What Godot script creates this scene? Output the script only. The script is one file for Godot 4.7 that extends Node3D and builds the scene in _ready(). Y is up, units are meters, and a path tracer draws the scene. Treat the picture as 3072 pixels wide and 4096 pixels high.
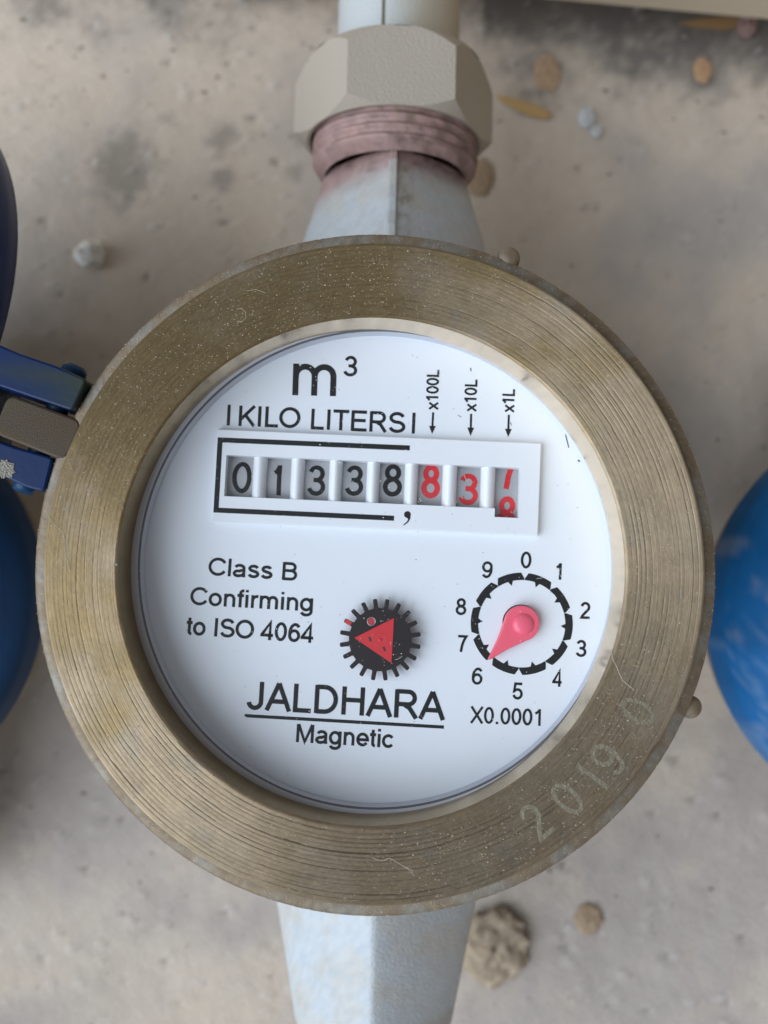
extends Node3D
# A brass water meter seen from above, its blue lid swung open, on a dusty concrete floor.
# All measures inside the builders are millimetres; S turns them into metres on commit.
const S := 0.001
const TOP := 98.0      # height of the turned brass face over the floor
const DIAL := 89.0     # height of the white dial plate
const FA := 1.5        # turn of the counter frame on the dial, degrees

var rng := RandomNumberGenerator.new()
var noise := FastNoiseLite.new()
var mats := {}

# ---------------------------------------------------------------- mesh helper
class MB:
	var v := PackedVector3Array()
	var n := PackedVector3Array()
	var c := PackedColorArray()
	var uv := PackedVector2Array()
	var i := PackedInt32Array()
	var col := Color.WHITE
	func quad(a: Vector3, b: Vector3, d: Vector3, e: Vector3, hint: Vector3) -> void:
		var nn := (b - a).cross(d - a)
		if nn.length_squared() < 1e-14:
			nn = (d - a).cross(e - a)
		if nn.length_squared() < 1e-14:
			return
		nn = nn.normalized()
		var flip := nn.dot(hint) < 0.0
		if flip:
			nn = -nn
		var k := v.size()
		for p in [a, b, d, e]:
			v.append(p)
			n.append(nn)
			c.append(col)
			uv.append(Vector2(p.x, p.z) * 0.02)
		if flip:
			i.append_array(PackedInt32Array([k, k + 1, k + 2, k, k + 2, k + 3]))
		else:
			i.append_array(PackedInt32Array([k, k + 2, k + 1, k, k + 3, k + 2]))
	func tri(a: Vector3, b: Vector3, d: Vector3, hint: Vector3) -> void:
		quad(a, b, d, d, hint)
	# smooth sheet: P holds nu * nv points, index a * nv + b; normal is d/da x d/db
	func grid(P: PackedVector3Array, nu: int, nv: int, wrap := false, C := PackedColorArray()) -> void:
		var k := v.size()
		var N := PackedVector3Array()
		N.resize(nu * nv)
		for a in nu:
			var a0 := (a - 1 + nu) % nu if wrap else maxi(a - 1, 0)
			var a1 := (a + 1) % nu if wrap else mini(a + 1, nu - 1)
			for b in nv:
				var du := P[a1 * nv + b] - P[a0 * nv + b]
				var dv := P[a * nv + mini(b + 1, nv - 1)] - P[a * nv + maxi(b - 1, 0)]
				N[a * nv + b] = du.cross(dv).normalized()
		v.append_array(P)
		n.append_array(N)
		if C.size() == nu * nv:
			c.append_array(C)
		else:
			var cc := PackedColorArray()
			cc.resize(nu * nv)
			cc.fill(col)
			c.append_array(cc)
		for a in nu:
			for b in nv:
				uv.append(Vector2(float(a) / nu, float(b) / nv))
		for a in (nu if wrap else nu - 1):
			var a1 := (a + 1) % nu
			for b in nv - 1:
				var p := k + a * nv + b
				var q := k + a1 * nv + b
				i.append_array(PackedInt32Array([p, q + 1, q, p, p + 1, q + 1]))
	func mesh(m: Material) -> ArrayMesh:
		var vv := PackedVector3Array()
		vv.resize(v.size())
		for k in v.size():
			vv[k] = v[k] * 0.001
		var arr := []
		arr.resize(Mesh.ARRAY_MAX)
		arr[Mesh.ARRAY_VERTEX] = vv
		arr[Mesh.ARRAY_NORMAL] = n
		arr[Mesh.ARRAY_COLOR] = c
		arr[Mesh.ARRAY_TEX_UV] = uv
		arr[Mesh.ARRAY_INDEX] = i
		var out := ArrayMesh.new()
		out.add_surface_from_arrays(Mesh.PRIMITIVE_TRIANGLES, arr)
		out.surface_set_material(0, m)
		return out

func obj(called: String, b: MB, m: Material, parent: Node) -> MeshInstance3D:
	var o := MeshInstance3D.new()
	o.name = called
	o.mesh = b.mesh(m)
	parent.add_child(o, true)
	return o

func thing(called: String, label: String, category: String, at := Vector3.ZERO, group := "") -> Node3D:
	var o := Node3D.new()
	o.name = called
	o.position = at * S
	add_child(o, true)
	return tag(o, label, category, group)

func tag(o: Node3D, label: String, category: String, group := "") -> Node3D:
	o.set_meta("label", label)
	o.set_meta("category", category)
	if group:
		o.set_meta("group", group)
	return o

func mat(called: String, rough: float, metal := 0.0, tint := Color.WHITE, spec := 0.5) -> StandardMaterial3D:
	var m := StandardMaterial3D.new()
	m.resource_name = called
	m.vertex_color_use_as_albedo = true
	m.albedo_color = tint.linear_to_srgb()
	m.roughness = rough
	m.metallic = metal
	m.metallic_specular = spec
	mats[called] = m
	return m

# lathe round the y axis through centre ce: each run is a smooth profile of (r, y), outward normals when it goes up the inside, out over the top, down the outside
func lathe(b: MB, runs: Array, seg: int, ce := Vector3.ZERO, tint: Variant = null) -> void:
	for run in runs:
		var nv: int = run.size()
		var P := PackedVector3Array()
		var C := PackedColorArray()
		for a in seg:
			var t := TAU * a / seg
			for p in run:
				var q := Vector3(p.x * cos(t), p.y, p.x * sin(t)) + ce
				P.append(q)
				C.append(tint.call(q) if tint != null else b.col)
		b.grid(P, seg, nv, true, C)

# the same profile with rows no farther apart than step
func fine_run(run: Array, step: float) -> Array:
	var out := [run[0]]
	for k in range(1, run.size()):
		var n := maxi(1, int(ceil(run[k - 1].distance_to(run[k]) / step)))
		for j in n:
			out.append(run[k - 1].lerp(run[k], float(j + 1) / n))
	return out

# lathe round an axis parallel to z at height cy, side cx: runs of (r, z) with z falling for outward normals
func lathe_z(b: MB, runs: Array, seg: int, cx: float, cy: float, tint: Variant = null, shape: Variant = null) -> void:
	for run in runs:
		var P := PackedVector3Array()
		var C := PackedColorArray()
		for a in seg:
			var t := TAU * a / seg
			for j in run.size():
				var p: Vector2 = run[run.size() - 1 - j]
				var k: float = shape.call(t, p.y) if shape != null else 1.0
				var q := Vector3(cx + p.x * k * cos(t), cy + p.x * k * sin(t), p.y)
				P.append(q)
				C.append(tint.call(q) if tint != null else b.col)
		b.grid(P, seg, run.size(), true, C)

# extrude an outline (counter-clockwise or not) in x, z from y0 to y1 with a small rounded edge
func prism(b: MB, pts: PackedVector2Array, y0: float, y1: float, bev := 0.0) -> void:
	var mid := Vector2.ZERO
	for p in pts:
		mid += p / pts.size()
	var rings := []
	var off := [[0.0, y0], [0.0, y1 - bev], [bev * 0.3, y1 - bev * 0.3], [bev, y1]] if bev > 0.0 else [[0.0, y0], [0.0, y1]]
	for o in off:
		var ring := PackedVector2Array()
		for k in pts.size():
			var pr := pts[(k - 1 + pts.size()) % pts.size()]
			var nx := pts[(k + 1) % pts.size()]
			var e0 := (pts[k] - pr).normalized()
			var e1 := (nx - pts[k]).normalized()
			var nrm := (Vector2(e0.y, -e0.x) + Vector2(e1.y, -e1.x))
			if nrm.length() < 1e-6:
				nrm = Vector2(e0.y, -e0.x)
			nrm = nrm.normalized()
			var inward := -nrm if Geometry2D.is_polygon_clockwise(pts) == false else nrm
			ring.append(pts[k] + inward * float(o[0]))
		rings.append([ring, o[1]])
	for r in rings.size() - 1:
		for k in pts.size():
			var k1 := (k + 1) % pts.size()
			var a: Vector2 = rings[r][0][k]
			var d: Vector2 = rings[r][0][k1]
			var a2: Vector2 = rings[r + 1][0][k]
			var d2: Vector2 = rings[r + 1][0][k1]
			var e := (d - a)
			var out := Vector2(e.y, -e.x)
			if Geometry2D.is_polygon_clockwise(pts):
				out = -out
			b.quad(Vector3(a.x, rings[r][1], a.y), Vector3(d.x, rings[r][1], d.y), Vector3(d2.x, rings[r + 1][1], d2.y), Vector3(a2.x, rings[r + 1][1], a2.y), Vector3(out.x, 0.3 * out.length(), out.y))
	for cap in [[rings[0], Vector3.DOWN], [rings[rings.size() - 1], Vector3.UP]]:
		var ring: PackedVector2Array = cap[0][0]
		var id := Geometry2D.triangulate_polygon(ring)
		for k in range(0, id.size(), 3):
			b.tri(Vector3(ring[id[k]].x, cap[0][1], ring[id[k]].y), Vector3(ring[id[k + 1]].x, cap[0][1], ring[id[k + 1]].y), Vector3(ring[id[k + 2]].x, cap[0][1], ring[id[k + 2]].y), cap[1])

func rounded(pts: Array, r: float, steps := 5) -> PackedVector2Array:
	var out := PackedVector2Array()
	for k in pts.size():
		var p: Vector2 = pts[k]
		var a: Vector2 = pts[(k - 1 + pts.size()) % pts.size()]
		var d: Vector2 = pts[(k + 1) % pts.size()]
		var p0 := p + (a - p).normalized() * r
		var p1 := p + (d - p).normalized() * r
		for s in steps + 1:
			var t := float(s) / steps
			out.append(p0.lerp(p, t).lerp(p.lerp(p1, t), t))
	return out

func hex_box(b: MB, o: Vector3, ex: Vector3, ey: Vector3, ez: Vector3) -> void:
	var p := []
	for k in 8:
		p.append(o + ex * (k & 1) + ey * ((k >> 1) & 1) + ez * (k >> 2))
	b.quad(p[0], p[1], p[3], p[2], -ez)
	b.quad(p[4], p[5], p[7], p[6], ez)
	b.quad(p[0], p[1], p[5], p[4], -ey)
	b.quad(p[2], p[3], p[7], p[6], ey)
	b.quad(p[0], p[2], p[6], p[4], -ex)
	b.quad(p[1], p[3], p[7], p[5], ex)

# ---------------------------------------------------------------- stroke lettering
func arc(cx: float, cy: float, rx: float, ry: float, a0: float, a1: float, steps := 14) -> Array:
	var out := []
	for k in steps + 1:
		var t := deg_to_rad(lerpf(a0, a1, float(k) / steps))
		out.append(Vector2(cx + rx * cos(t), cy + ry * sin(t)))
	return out

func ln(a: Array) -> Array:
	var out := []
	for k in range(0, a.size(), 2):
		out.append(Vector2(a[k], a[k + 1]))
	return out

# [advance, strokes] of a plain grotesque letter, capital height 1; centre lines
func glyph(ch: String) -> Array:
	match ch:
		"0": return [0.777, [arc(.388, .5, .265, .435, 90, 450, 30)]]
		"1": return [0.777, [ln([.47, 0, .47, 1]), ln([.16, .73, .3, .79, .45, .93])]]
		"2": return [0.777, [arc(.375, .7, .255, .235, 170, -38) + ln([.2, .2, .125, .066, .7, .066])]]
		"3": return [0.777, [arc(.37, .72, .225, .215, 165, -90), arc(.37, .29, .265, .225, 90, -165), ln([.27, .51, .39, .51])]]
		"4": return [0.777, [ln([.535, 0, .535, .95, .08, .29, .08, .26, .72, .26])]]
		"5": return [0.777, [ln([.66, .935, .21, .935, .145, .49]) + arc(.375, .33, .265, .265, 135, -165)]]
		"6": return [0.777, [arc(.39, .33, .26, .265, 90, 450, 26), arc(.43, .46, .30, .475, 45, 190)]]
		"7": return [0.777, [ln([.06, .935, .67, .935, .5, .68, .385, .4, .31, .0])]]
		"8": return [0.777, [arc(.385, .735, .21, .20, 90, 450, 24), arc(.385, .29, .26, .225, 90, 450, 26)]]
		"9": return [0.777, [arc(.385, .67, .26, .265, 90, 450, 26), arc(.345, .54, .30, .475, 225, 370)]]
		"A": return [0.93, [ln([.05, 0, .465, .98]), ln([.88, 0, .465, .98]), ln([.19, .33, .74, .33])]]
		"B": return [0.93, [ln([.165, 0, .165, 1]), ln([.165, .935]) + arc(.52, .735, .235, .2, 90, -90) + ln([.165, .535]), ln([.4, .535]) + arc(.55, .30, .255, .235, 90, -90) + ln([.165, .065])]]
		"C": return [1.0, [arc(.53, .5, .43, .435, 32, 328, 22)]]
		"D": return [1.0, [ln([.165, 0, .165, 1]), ln([.165, .935]) + arc(.45, .5, .41, .435, 90, -90) + ln([.165, .065])]]
		"E": return [0.93, [ln([.165, 0, .165, 1]), ln([.165, .935, .86, .935]), ln([.165, .52, .81, .52]), ln([.165, .065, .88, .065])]]
		"H": return [1.0, [ln([.165, 0, .165, 1]), ln([.835, 0, .835, 1]), ln([.165, .53, .835, .53])]]
		"I": return [0.388, [ln([.194, 0, .194, 1])]]
		"J": return [0.7, [ln([.53, 1]) + arc(.305, .29, .225, .225, 0, -172)]]
		"K": return [0.93, [ln([.165, 0, .165, 1]), ln([.86, 1, .17, .31]), ln([.4, .56, .87, 0])]]
		"L": return [0.777, [ln([.165, 1, .165, .065, .74, .065])]]
		"M": return [1.16, [ln([.165, 0, .165, 1]), ln([.19, 1, .58, .04, .97, 1]), ln([.995, 1, .995, 0])]]
		"O": return [1.086, [arc(.54, .5, .45, .435, 90, 450, 32)]]
		"R": return [1.0, [ln([.165, 0, .165, 1]), ln([.165, .935]) + arc(.58, .71, .235, .225, 90, -90) + ln([.165, .485]), ln([.46, .46, .64, .36, .9, 0])]]
		"S": return [0.93, [arc(.46, .725, .31, .21, 15, 262, 14) + arc(.47, .29, .34, .225, 82, -168, 14)]]
		"T": return [0.853, [ln([.4265, 0, .4265, 1]), ln([.03, .935, .82, .935])]]
		"X": return [0.93, [ln([.07, 0, .86, 1]), ln([.07, 1, .86, 0])]]
		"a": return [0.777, [arc(.375, .49, .235, .17, 160, 0) + ln([.61, .13, .64, 0]), ln([.61, .42]) + arc(.31, .2, .21, .14, 75, 300) + ln([.52, .1, .61, .22])]]
		"c": return [0.7, [arc(.38, .3625, .28, .30, 38, 322, 18)]]
		"e": return [0.777, [ln([.115, .35, .665, .35]) + arc(.385, .3625, .28, .30, 0, 325, 20)]]
		"f": return [0.388, [ln([.19, 0]) + arc(.36, .8, .17, .135, 180, 85, 8), ln([.02, .665, .37, .665])]]
		"g": return [0.777, [arc(.36, .3625, .265, .30, 90, 450, 26), ln([.64, .725]) + arc(.375, -.03, .265, .19, 0, -165)]]
		"i": return [0.31, [ln([.155, 0, .155, .725]), ln([.155, .86, .155, 1])]]
		"l": return [0.31, [ln([.155, 0, .155, 1])]]
		"m": return [1.163, [ln([.16, 0, .16, .725]), ln([.16, .38]) + arc(.37, .44, .21, .22, 170, 0) + ln([.58, 0]), ln([.58, .38]) + arc(.79, .44, .21, .22, 170, 0) + ln([1.0, 0])]]
		"n": return [0.777, [ln([.16, 0, .16, .725]), ln([.16, .36]) + arc(.39, .42, .23, .24, 170, 0) + ln([.62, 0])]]
		"o": return [0.777, [arc(.385, .3625, .28, .30, 90, 450, 26)]]
		"r": return [0.465, [ln([.16, 0, .16, .725]), ln([.16, .36]) + arc(.4, .40, .24, .26, 180, 75, 8)]]
		"s": return [0.7, [arc(.345, .525, .21, .135, 15, 262, 12) + arc(.35, .215, .235, .15, 82, -168, 12)]]
		"t": return [0.388, [ln([.19, .93]) + arc(.32, .18, .13, .115, 180, 275, 8), ln([.02, .665, .36, .665])]]
		"x": return [0.7, [ln([.05, 0, .65, .725]), ln([.05, .725, .65, 0])]]
		".": return [0.388, [ln([.194, 0, .194, .14])]]
	return [0.388, []]

# one thick stroke along 2D points (millimetres); place maps (point, height) to space
func stroke(b: MB, pts: Array, w: float, h0: float, h1: float, place: Callable) -> void:
	var closed: bool = pts.size() > 3 and pts[0].distance_to(pts[pts.size() - 1]) < 1e-4
	var L := []
	var R := []
	for k in pts.size():
		var pr: Vector2 = pts[k - 1] if k > 0 else (pts[pts.size() - 2] if closed else pts[0] * 2.0 - pts[1])
		var nx: Vector2 = pts[k + 1] if k < pts.size() - 1 else (pts[1] if closed else pts[k] * 2.0 - pts[k - 1])
		var e0: Vector2 = (pts[k] - pr).normalized()
		var e1: Vector2 = (nx - pts[k]).normalized()
		var t := (e0 + e1).normalized()
		var nn := Vector2(-t.y, t.x)
		var q := minf(1.0 / maxf(nn.dot(Vector2(-e0.y, e0.x)), 0.35), 2.2) * w * 0.5
		L.append(pts[k] + nn * q)
		R.append(pts[k] - nn * q)
	for k in pts.size() - 1:
		var a: Vector3 = place.call(L[k], h1)
		var d: Vector3 = place.call(R[k], h1)
		var e: Vector3 = place.call(R[k + 1], h1)
		var f: Vector3 = place.call(L[k + 1], h1)
		var a0: Vector3 = place.call(L[k], h0)
		var d0: Vector3 = place.call(R[k], h0)
		var e0: Vector3 = place.call(R[k + 1], h0)
		var f0: Vector3 = place.call(L[k + 1], h0)
		var up := a - a0
		b.quad(a, d, e, f, up)
		b.quad(a, f, f0, a0, a - d)
		b.quad(d, e, e0, d0, d - a)
		if k == 0 and not closed:
			b.quad(a, d, d0, a0, a - f)
		if k == pts.size() - 2 and not closed:
			b.quad(f, e, e0, f0, f - a)

func flat(y: float) -> Callable:
	return func(p: Vector2, h: float) -> Vector3: return Vector3(p.x, y + h, p.y)

# a line of lettering whose ink runs from p0 to p1 on its baseline
func letters(b: MB, s: String, p0: Vector2, p1: Vector2, cap: float, place: Callable, weight := 0.13, fine := 0.0, thick := 0.03) -> void:
	var pen := 0.0
	var strokes := []
	var lo := 1e9
	var hi := -1e9
	for ch in s:
		var g := glyph(ch)
		for st in g[1]:
			var q := []
			for p in st:
				q.append(Vector2(p.x + pen, p.y))
				lo = minf(lo, p.x + pen)
				hi = maxf(hi, p.x + pen)
			strokes.append(q)
		pen += g[0]
	var sw := weight * cap
	var length := p0.distance_to(p1)
	var ex := (p1 - p0).normalized()
	var ey := Vector2(ex.y, -ex.x)
	var kx := (length - sw) / maxf(hi - lo, 1e-6) if hi - lo > 1e-3 else 0.0
	var n := 0
	for st in strokes:
		var q := []
		for p in st:
			var w: Vector2 = p0 + ex * (sw * 0.5 + (p.x - lo) * kx) + ey * (p.y * cap)
			if fine > 0.0 and q.size():
				var from: Vector2 = q[q.size() - 1]
				var parts := int(from.distance_to(w) / fine)
				for j in parts:
					q.append(from.lerp(w, float(j + 1) / (parts + 1)))
			if q.is_empty() or q[q.size() - 1].distance_to(w) > 1e-4:
				q.append(w)
		stroke(b, q, sw, -0.02, thick + 0.004 * (n % 7), place)
		n += 1

func hash01(x: float, y: float, s: float) -> float:
	return clampf(0.5 + 0.5 * noise.get_noise_3d(x * s, y * s, s * 7.7), 0.0, 1.0)

func fbm(x: float, y: float, s: float) -> float:
	return noise.get_noise_3d(x * s, y * s, s * 13.1)

# ---------------------------------------------------------------- the scene
func _ready() -> void:
	rng.seed = 4064
	noise.seed = 11
	noise.noise_type = FastNoiseLite.TYPE_SIMPLEX_SMOOTH
	noise.frequency = 1.0
	noise.fractal_type = FastNoiseLite.FRACTAL_FBM
	noise.fractal_octaves = 4
	camera_and_light()
	materials()
	floor_and_board()
	main_meter()
	connector()
	neighbours()
	litter()

func camera_and_light() -> void:
	var cam := Camera3D.new()
	cam.name = "camera"
	cam.near = 0.01
	cam.far = 20.0
	var at := CameraAttributesPhysical.new()
	at.frustum_focal_length = 22.742
	at.frustum_focus_distance = 0.127
	at.frustum_near = 0.01
	at.frustum_far = 20.0
	at.exposure_aperture = 11.5
	cam.attributes = at
	cam.fov = 55.63
	cam.transform = Transform3D(Basis(Vector3(0.999594, -0.01928, -0.020985), Vector3(-0.019717, 0.063789, -0.997769), Vector3(0.020575, 0.997777, 0.063383)), Vector3(3.889, 221.2, 0.739) * S)
	add_child(cam)
	cam.current = true
	var env := Environment.new()
	env.background_mode = Environment.BG_SKY
	env.sky = Sky.new()
	var sky := ProceduralSkyMaterial.new()
	sky.sky_top_color = Color(0.16, 0.15, 0.14)
	sky.sky_horizon_color = Color(0.84, 0.79, 0.73)
	sky.sky_curve = 0.28
	sky.ground_horizon_color = Color(0.42, 0.38, 0.33)
	sky.ground_bottom_color = Color(0.30, 0.27, 0.24)
	sky.sun_angle_max = 30.0
	env.sky.sky_material = sky
	env.background_energy_multiplier = 0.38
	env.tonemap_mode = Environment.TONE_MAPPER_LINEAR
	env.tonemap_exposure = 2.35
	env.sdfgi_enabled = true
	env.ssao_enabled = true
	env.ssil_enabled = true
	var we := WorldEnvironment.new()
	we.name = "world_environment"
	we.environment = env
	add_child(we)
	var sun := DirectionalLight3D.new()
	sun.name = "sun"
	sun.light_energy = 0.5
	sun.light_angular_distance = 62.0
	sun.light_color = Color(0.90, 0.945, 1.0)
	sun.shadow_enabled = true
	var to := Vector3(-0.84, 0.86, 0.42)
	sun.basis = Basis.looking_at(-to.normalized(), Vector3.UP)
	add_child(sun)

func noise_map(freq: float, size: int, octaves := 4, lo := 0.0, hi := 1.0) -> NoiseTexture2D:
	var t := NoiseTexture2D.new()
	t.width = size
	t.height = size
	t.seamless = true
	var f := FastNoiseLite.new()
	f.seed = 5 + int(freq * 1000.0)
	f.frequency = freq
	f.fractal_octaves = octaves
	t.noise = f
	var g := Gradient.new()
	g.set_color(0, Color(lo, lo, lo))
	g.set_color(1, Color(hi, hi, hi))
	t.color_ramp = g
	return t

func grain(m: StandardMaterial3D, per_mm: float, cm: float, tex: Texture2D) -> void:
	m.uv1_triplanar = true
	m.uv1_scale = Vector3.ONE * per_mm * 1000.0
	m.heightmap_enabled = true
	m.heightmap_texture = tex
	m.heightmap_scale = cm

func materials() -> void:
	var fine := noise_map(0.05, 512, 4)
	var tb := mat("turned brass", 0.46, 0.85)
	tb.anisotropy_enabled = true
	tb.anisotropy = -0.9
	mat("bored brass", 0.24, 1.0)
	grain(mat("cast brass", 0.6, 0.5), 0.16, 0.004, fine)
	grain(mat("painted casting", 0.55, 0.0), 0.06, 0.012, fine)
	grain(mat("galvanised fitting", 0.5, 0.15), 0.06, 0.008, fine)
	mat("dial white", 0.45)
	mat("frame white", 0.35)
	mat("print black", 0.5, 0.0, Color.WHITE, 0.3)
	mat("drum grey", 0.5)
	mat("red paint", 0.4)
	mat("silvered metal", 0.3, 1.0)
	mat("rim plastic", 0.35)
	var pk := mat("pink plastic", 0.3)
	pk.subsurf_scatter_enabled = true
	pk.subsurf_scatter_strength = 0.1
	grain(mat("blue plastic", 0.36, 0.0, Color.WHITE, 0.35), 0.03, 0.001, fine)
	grain(mat("scuffed plastic", 0.62, 0.0, Color.WHITE, 0.4), 0.03, 0.002, fine)
	grain(mat("concrete", 0.92), 0.03, 0.012, fine)
	mat("board paint", 0.6)
	grain(mat("stone", 0.9), 0.08, 0.03, fine)
	mat("wood", 0.8)
	mat("dust", 0.9)
	var gl := StandardMaterial3D.new()
	gl.resource_name = "glass"
	gl.transparency = BaseMaterial3D.TRANSPARENCY_ALPHA
	gl.albedo_color = Color(1, 1, 1, 0.004)
	gl.roughness = 0.02
	gl.metallic_specular = 0.3
	mats["glass"] = gl

func floor_color(x: float, z: float) -> Color:
	var big := fbm(x, z, 0.014)
	var mid := fbm(x + 300.0, z, 0.055)
	var fin := fbm(x, z + 500.0, 0.3)
	var c := Color(0.58, 0.49, 0.395)
	c = c.lerp(Color(0.43, 0.375, 0.33), smoothstep(-0.30, 0.35, big + 0.0016 * (x + z)))  # toned down towards the lower right: light falloff painted into the floor
	c = c.lerp(Color(0.53, 0.43, 0.325), 0.35 * smoothstep(0.0, 0.5, mid - big * 0.4))
	c *= 1.0 + 0.10 * mid + 0.06 * fin + 0.05 * noise.get_noise_2d(x * 0.9, z * 0.9)
	for s in [[-63.8, -92.3, 9.0, 11.0, 0.55], [-40.5, -100.4, 5.0, 6.0, 0.5], [-39.7, -90.4, 4.5, 4.5, 0.5], [-22.0, -101.0, 3.0, 3.0, 0.3], [-54.0, -105.0, 3.5, 3.0, 0.35], [-23.0, -92.5, 3.0, 3.0, 0.3], [30.0, -60.0, 5.0, 3.0, 0.2], [-84.0, 66.0, 8.0, 9.0, 0.2]]:
		var d := Vector2((x - s[0]) / s[2], (z - s[1]) / s[3]).length() + 0.5 * fin + 0.3 * mid
		c = c.lerp(Color(0.15, 0.135, 0.115), s[4] * (1.0 - smoothstep(0.3, 1.05, d)))
	# dark dirt swept up against the board
	var edge := z + 121.0 - 0.09 * x + 13.0 * mid + 6.0 * fin + (7.0 if x < 20.0 else 0.0)
	c = c.lerp(Color(0.085, 0.078, 0.070), 0.85 * (1.0 - smoothstep(-15.0, 9.0, edge)))
	# pin holes and crumbs
	var pit := hash01(x * 1.0, z * 1.0, 0.21)
	c *= 1.0 - 0.40 * smoothstep(0.74, 0.84, pit)
	c = c.lerp(Color(0.55, 0.52, 0.47), 0.5 * smoothstep(0.70, 0.80, hash01(x + 90.0, z - 40.0, 0.24)))
	return Color(c.r, c.g, c.b)

func floor_and_board() -> void:
	var b := MB.new()
	var st := 1.1
	var nx := 220
	var nz := 280
	var x0 := -120.0
	var z0 := -165.0
	var P := PackedVector3Array()
	var C := PackedColorArray()
	for a in nx:
		for k in nz:
			var x := x0 + a * st
			var z := z0 + k * st
			var fade := clampf(minf(minf(a, nx - 1 - a), minf(k, nz - 1 - k)) / 8.0, 0.0, 1.0)
			var pit := smoothstep(0.72, 0.84, hash01(x, z, 0.21))
			var y := fade * (0.4 * fbm(x, z, 0.05) + 0.14 * fbm(x, z, 0.35) - 0.7 * pit + 0.6 * smoothstep(0.70, 0.80, hash01(x + 90.0, z - 40.0, 0.24)))
			P.append(Vector3(x, y, z))
			C.append(floor_color(x, z))
	# d/da is x, d/db is z: x cross z points down, so the sheet is laid out with z reversed
	var P2 := PackedVector3Array()
	var C2 := PackedColorArray()
	for a in nx:
		for k in nz:
			P2.append(P[a * nz + nz - 1 - k])
			C2.append(C[a * nz + nz - 1 - k])
	b.grid(P2, nx, nz, false, C2)
	b.col = Color(0.55, 0.465, 0.385)
	var x1 := x0 + (nx - 1) * st
	var z1 := z0 + (nz - 1) * st
	var far := 2500.0
	for r in [[-far, x0, -far, far], [x1, far, -far, far], [x0, x1, -far, z0], [x0, x1, z1, far]]:
		b.quad(Vector3(r[0], 0, r[2]), Vector3(r[1], 0, r[2]), Vector3(r[1], 0, r[3]), Vector3(r[0], 0, r[3]), Vector3.UP)
	var f := obj("concrete_floor", b, mats["concrete"], self)
	f.set_meta("kind", "structure")
	f.set_meta("label", "dusty beige grey concrete floor under the water meters")
	# the raised board along the back
	var w := MB.new()
	w.col = Color(0.62, 0.52, 0.38)
	var t := deg_to_rad(5.0)
	var ex := Vector3(cos(t), 0, sin(t))
	var ez := Vector3(-sin(t), 0, cos(t))
	var o := Vector3(42.6, 14.0, -124.6) - ex * 160.0 - ez * 16.0
	var L := 420.0
	hex_box(w, o + Vector3(0, 2, 0), ex * L, Vector3(0, 66, 0), ez * 16.0)
	hex_box(w, o + ez * 2.0, ex * L, Vector3(0, 2, 0), ez * 12.0)
	hex_box(w, o + Vector3(0, 68, 0) + ez * 2.0, ex * L, Vector3(0, 2, 0), ez * 12.0)
	var bd := obj("skirting_board", w, mats["board paint"], self)
	tag(bd, "pale beige board edge standing over the dark dirt at the back of the floor", "board")

func brass_tint(p: Vector3) -> Color:
	var r := Vector2(p.x, p.z).length()
	var ang := atan2(p.z, p.x)
	var m := fbm(p.x, p.z, 0.07)
	var s := fbm(p.x + 70.0, p.z, 0.2)
	var streak := noise.get_noise_3d(r * 2.4, cos(ang) * 0.5, sin(ang) * 0.5 + 5.0) + 0.7 * noise.get_noise_3d(r * 5.5, cos(ang) * 0.8, sin(ang) * 0.8)
	var c := Color(0.355, 0.29, 0.205)
	c = c.lerp(Color(0.36, 0.325, 0.26), smoothstep(-0.2, 0.4, m + 0.2 * streak))
	c = c.lerp(Color(0.35, 0.255, 0.155), 0.6)
	c = c.lerp(Color(0.27, 0.25, 0.215), 0.3 * smoothstep(0.28, 0.5, fbm(p.x - 40.0, p.z + 20.0, 0.11)))
	var tarnish_shade := smoothstep(-0.15, 0.5, 0.5 * Vector2(p.x, p.z).normalized().dot(Vector2(-0.64, -0.77)) + 0.9 * m)  # brown tarnish patches, with shade towards the upper left painted in
	c = c.lerp(Color(0.275, 0.195, 0.09), 0.85 * tarnish_shade)
	c *= 1.0 + 0.12 * streak + 0.16 * s + 0.28 * fbm(p.x, p.z, 2.2)
	return Color(c.r, c.g, c.b)

func cast_tint(p: Vector3) -> Color:
	var m := fbm(p.x + p.y, p.z, 0.16)
	var f := fbm(p.x, p.z + p.y, 0.9)
	var c := Color(0.25, 0.19, 0.125).lerp(Color(0.28, 0.25, 0.205), smoothstep(-0.25, 0.35, m))
	c *= 1.0 + 0.35 * f
	return Color(c.r, c.g, c.b)

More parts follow.
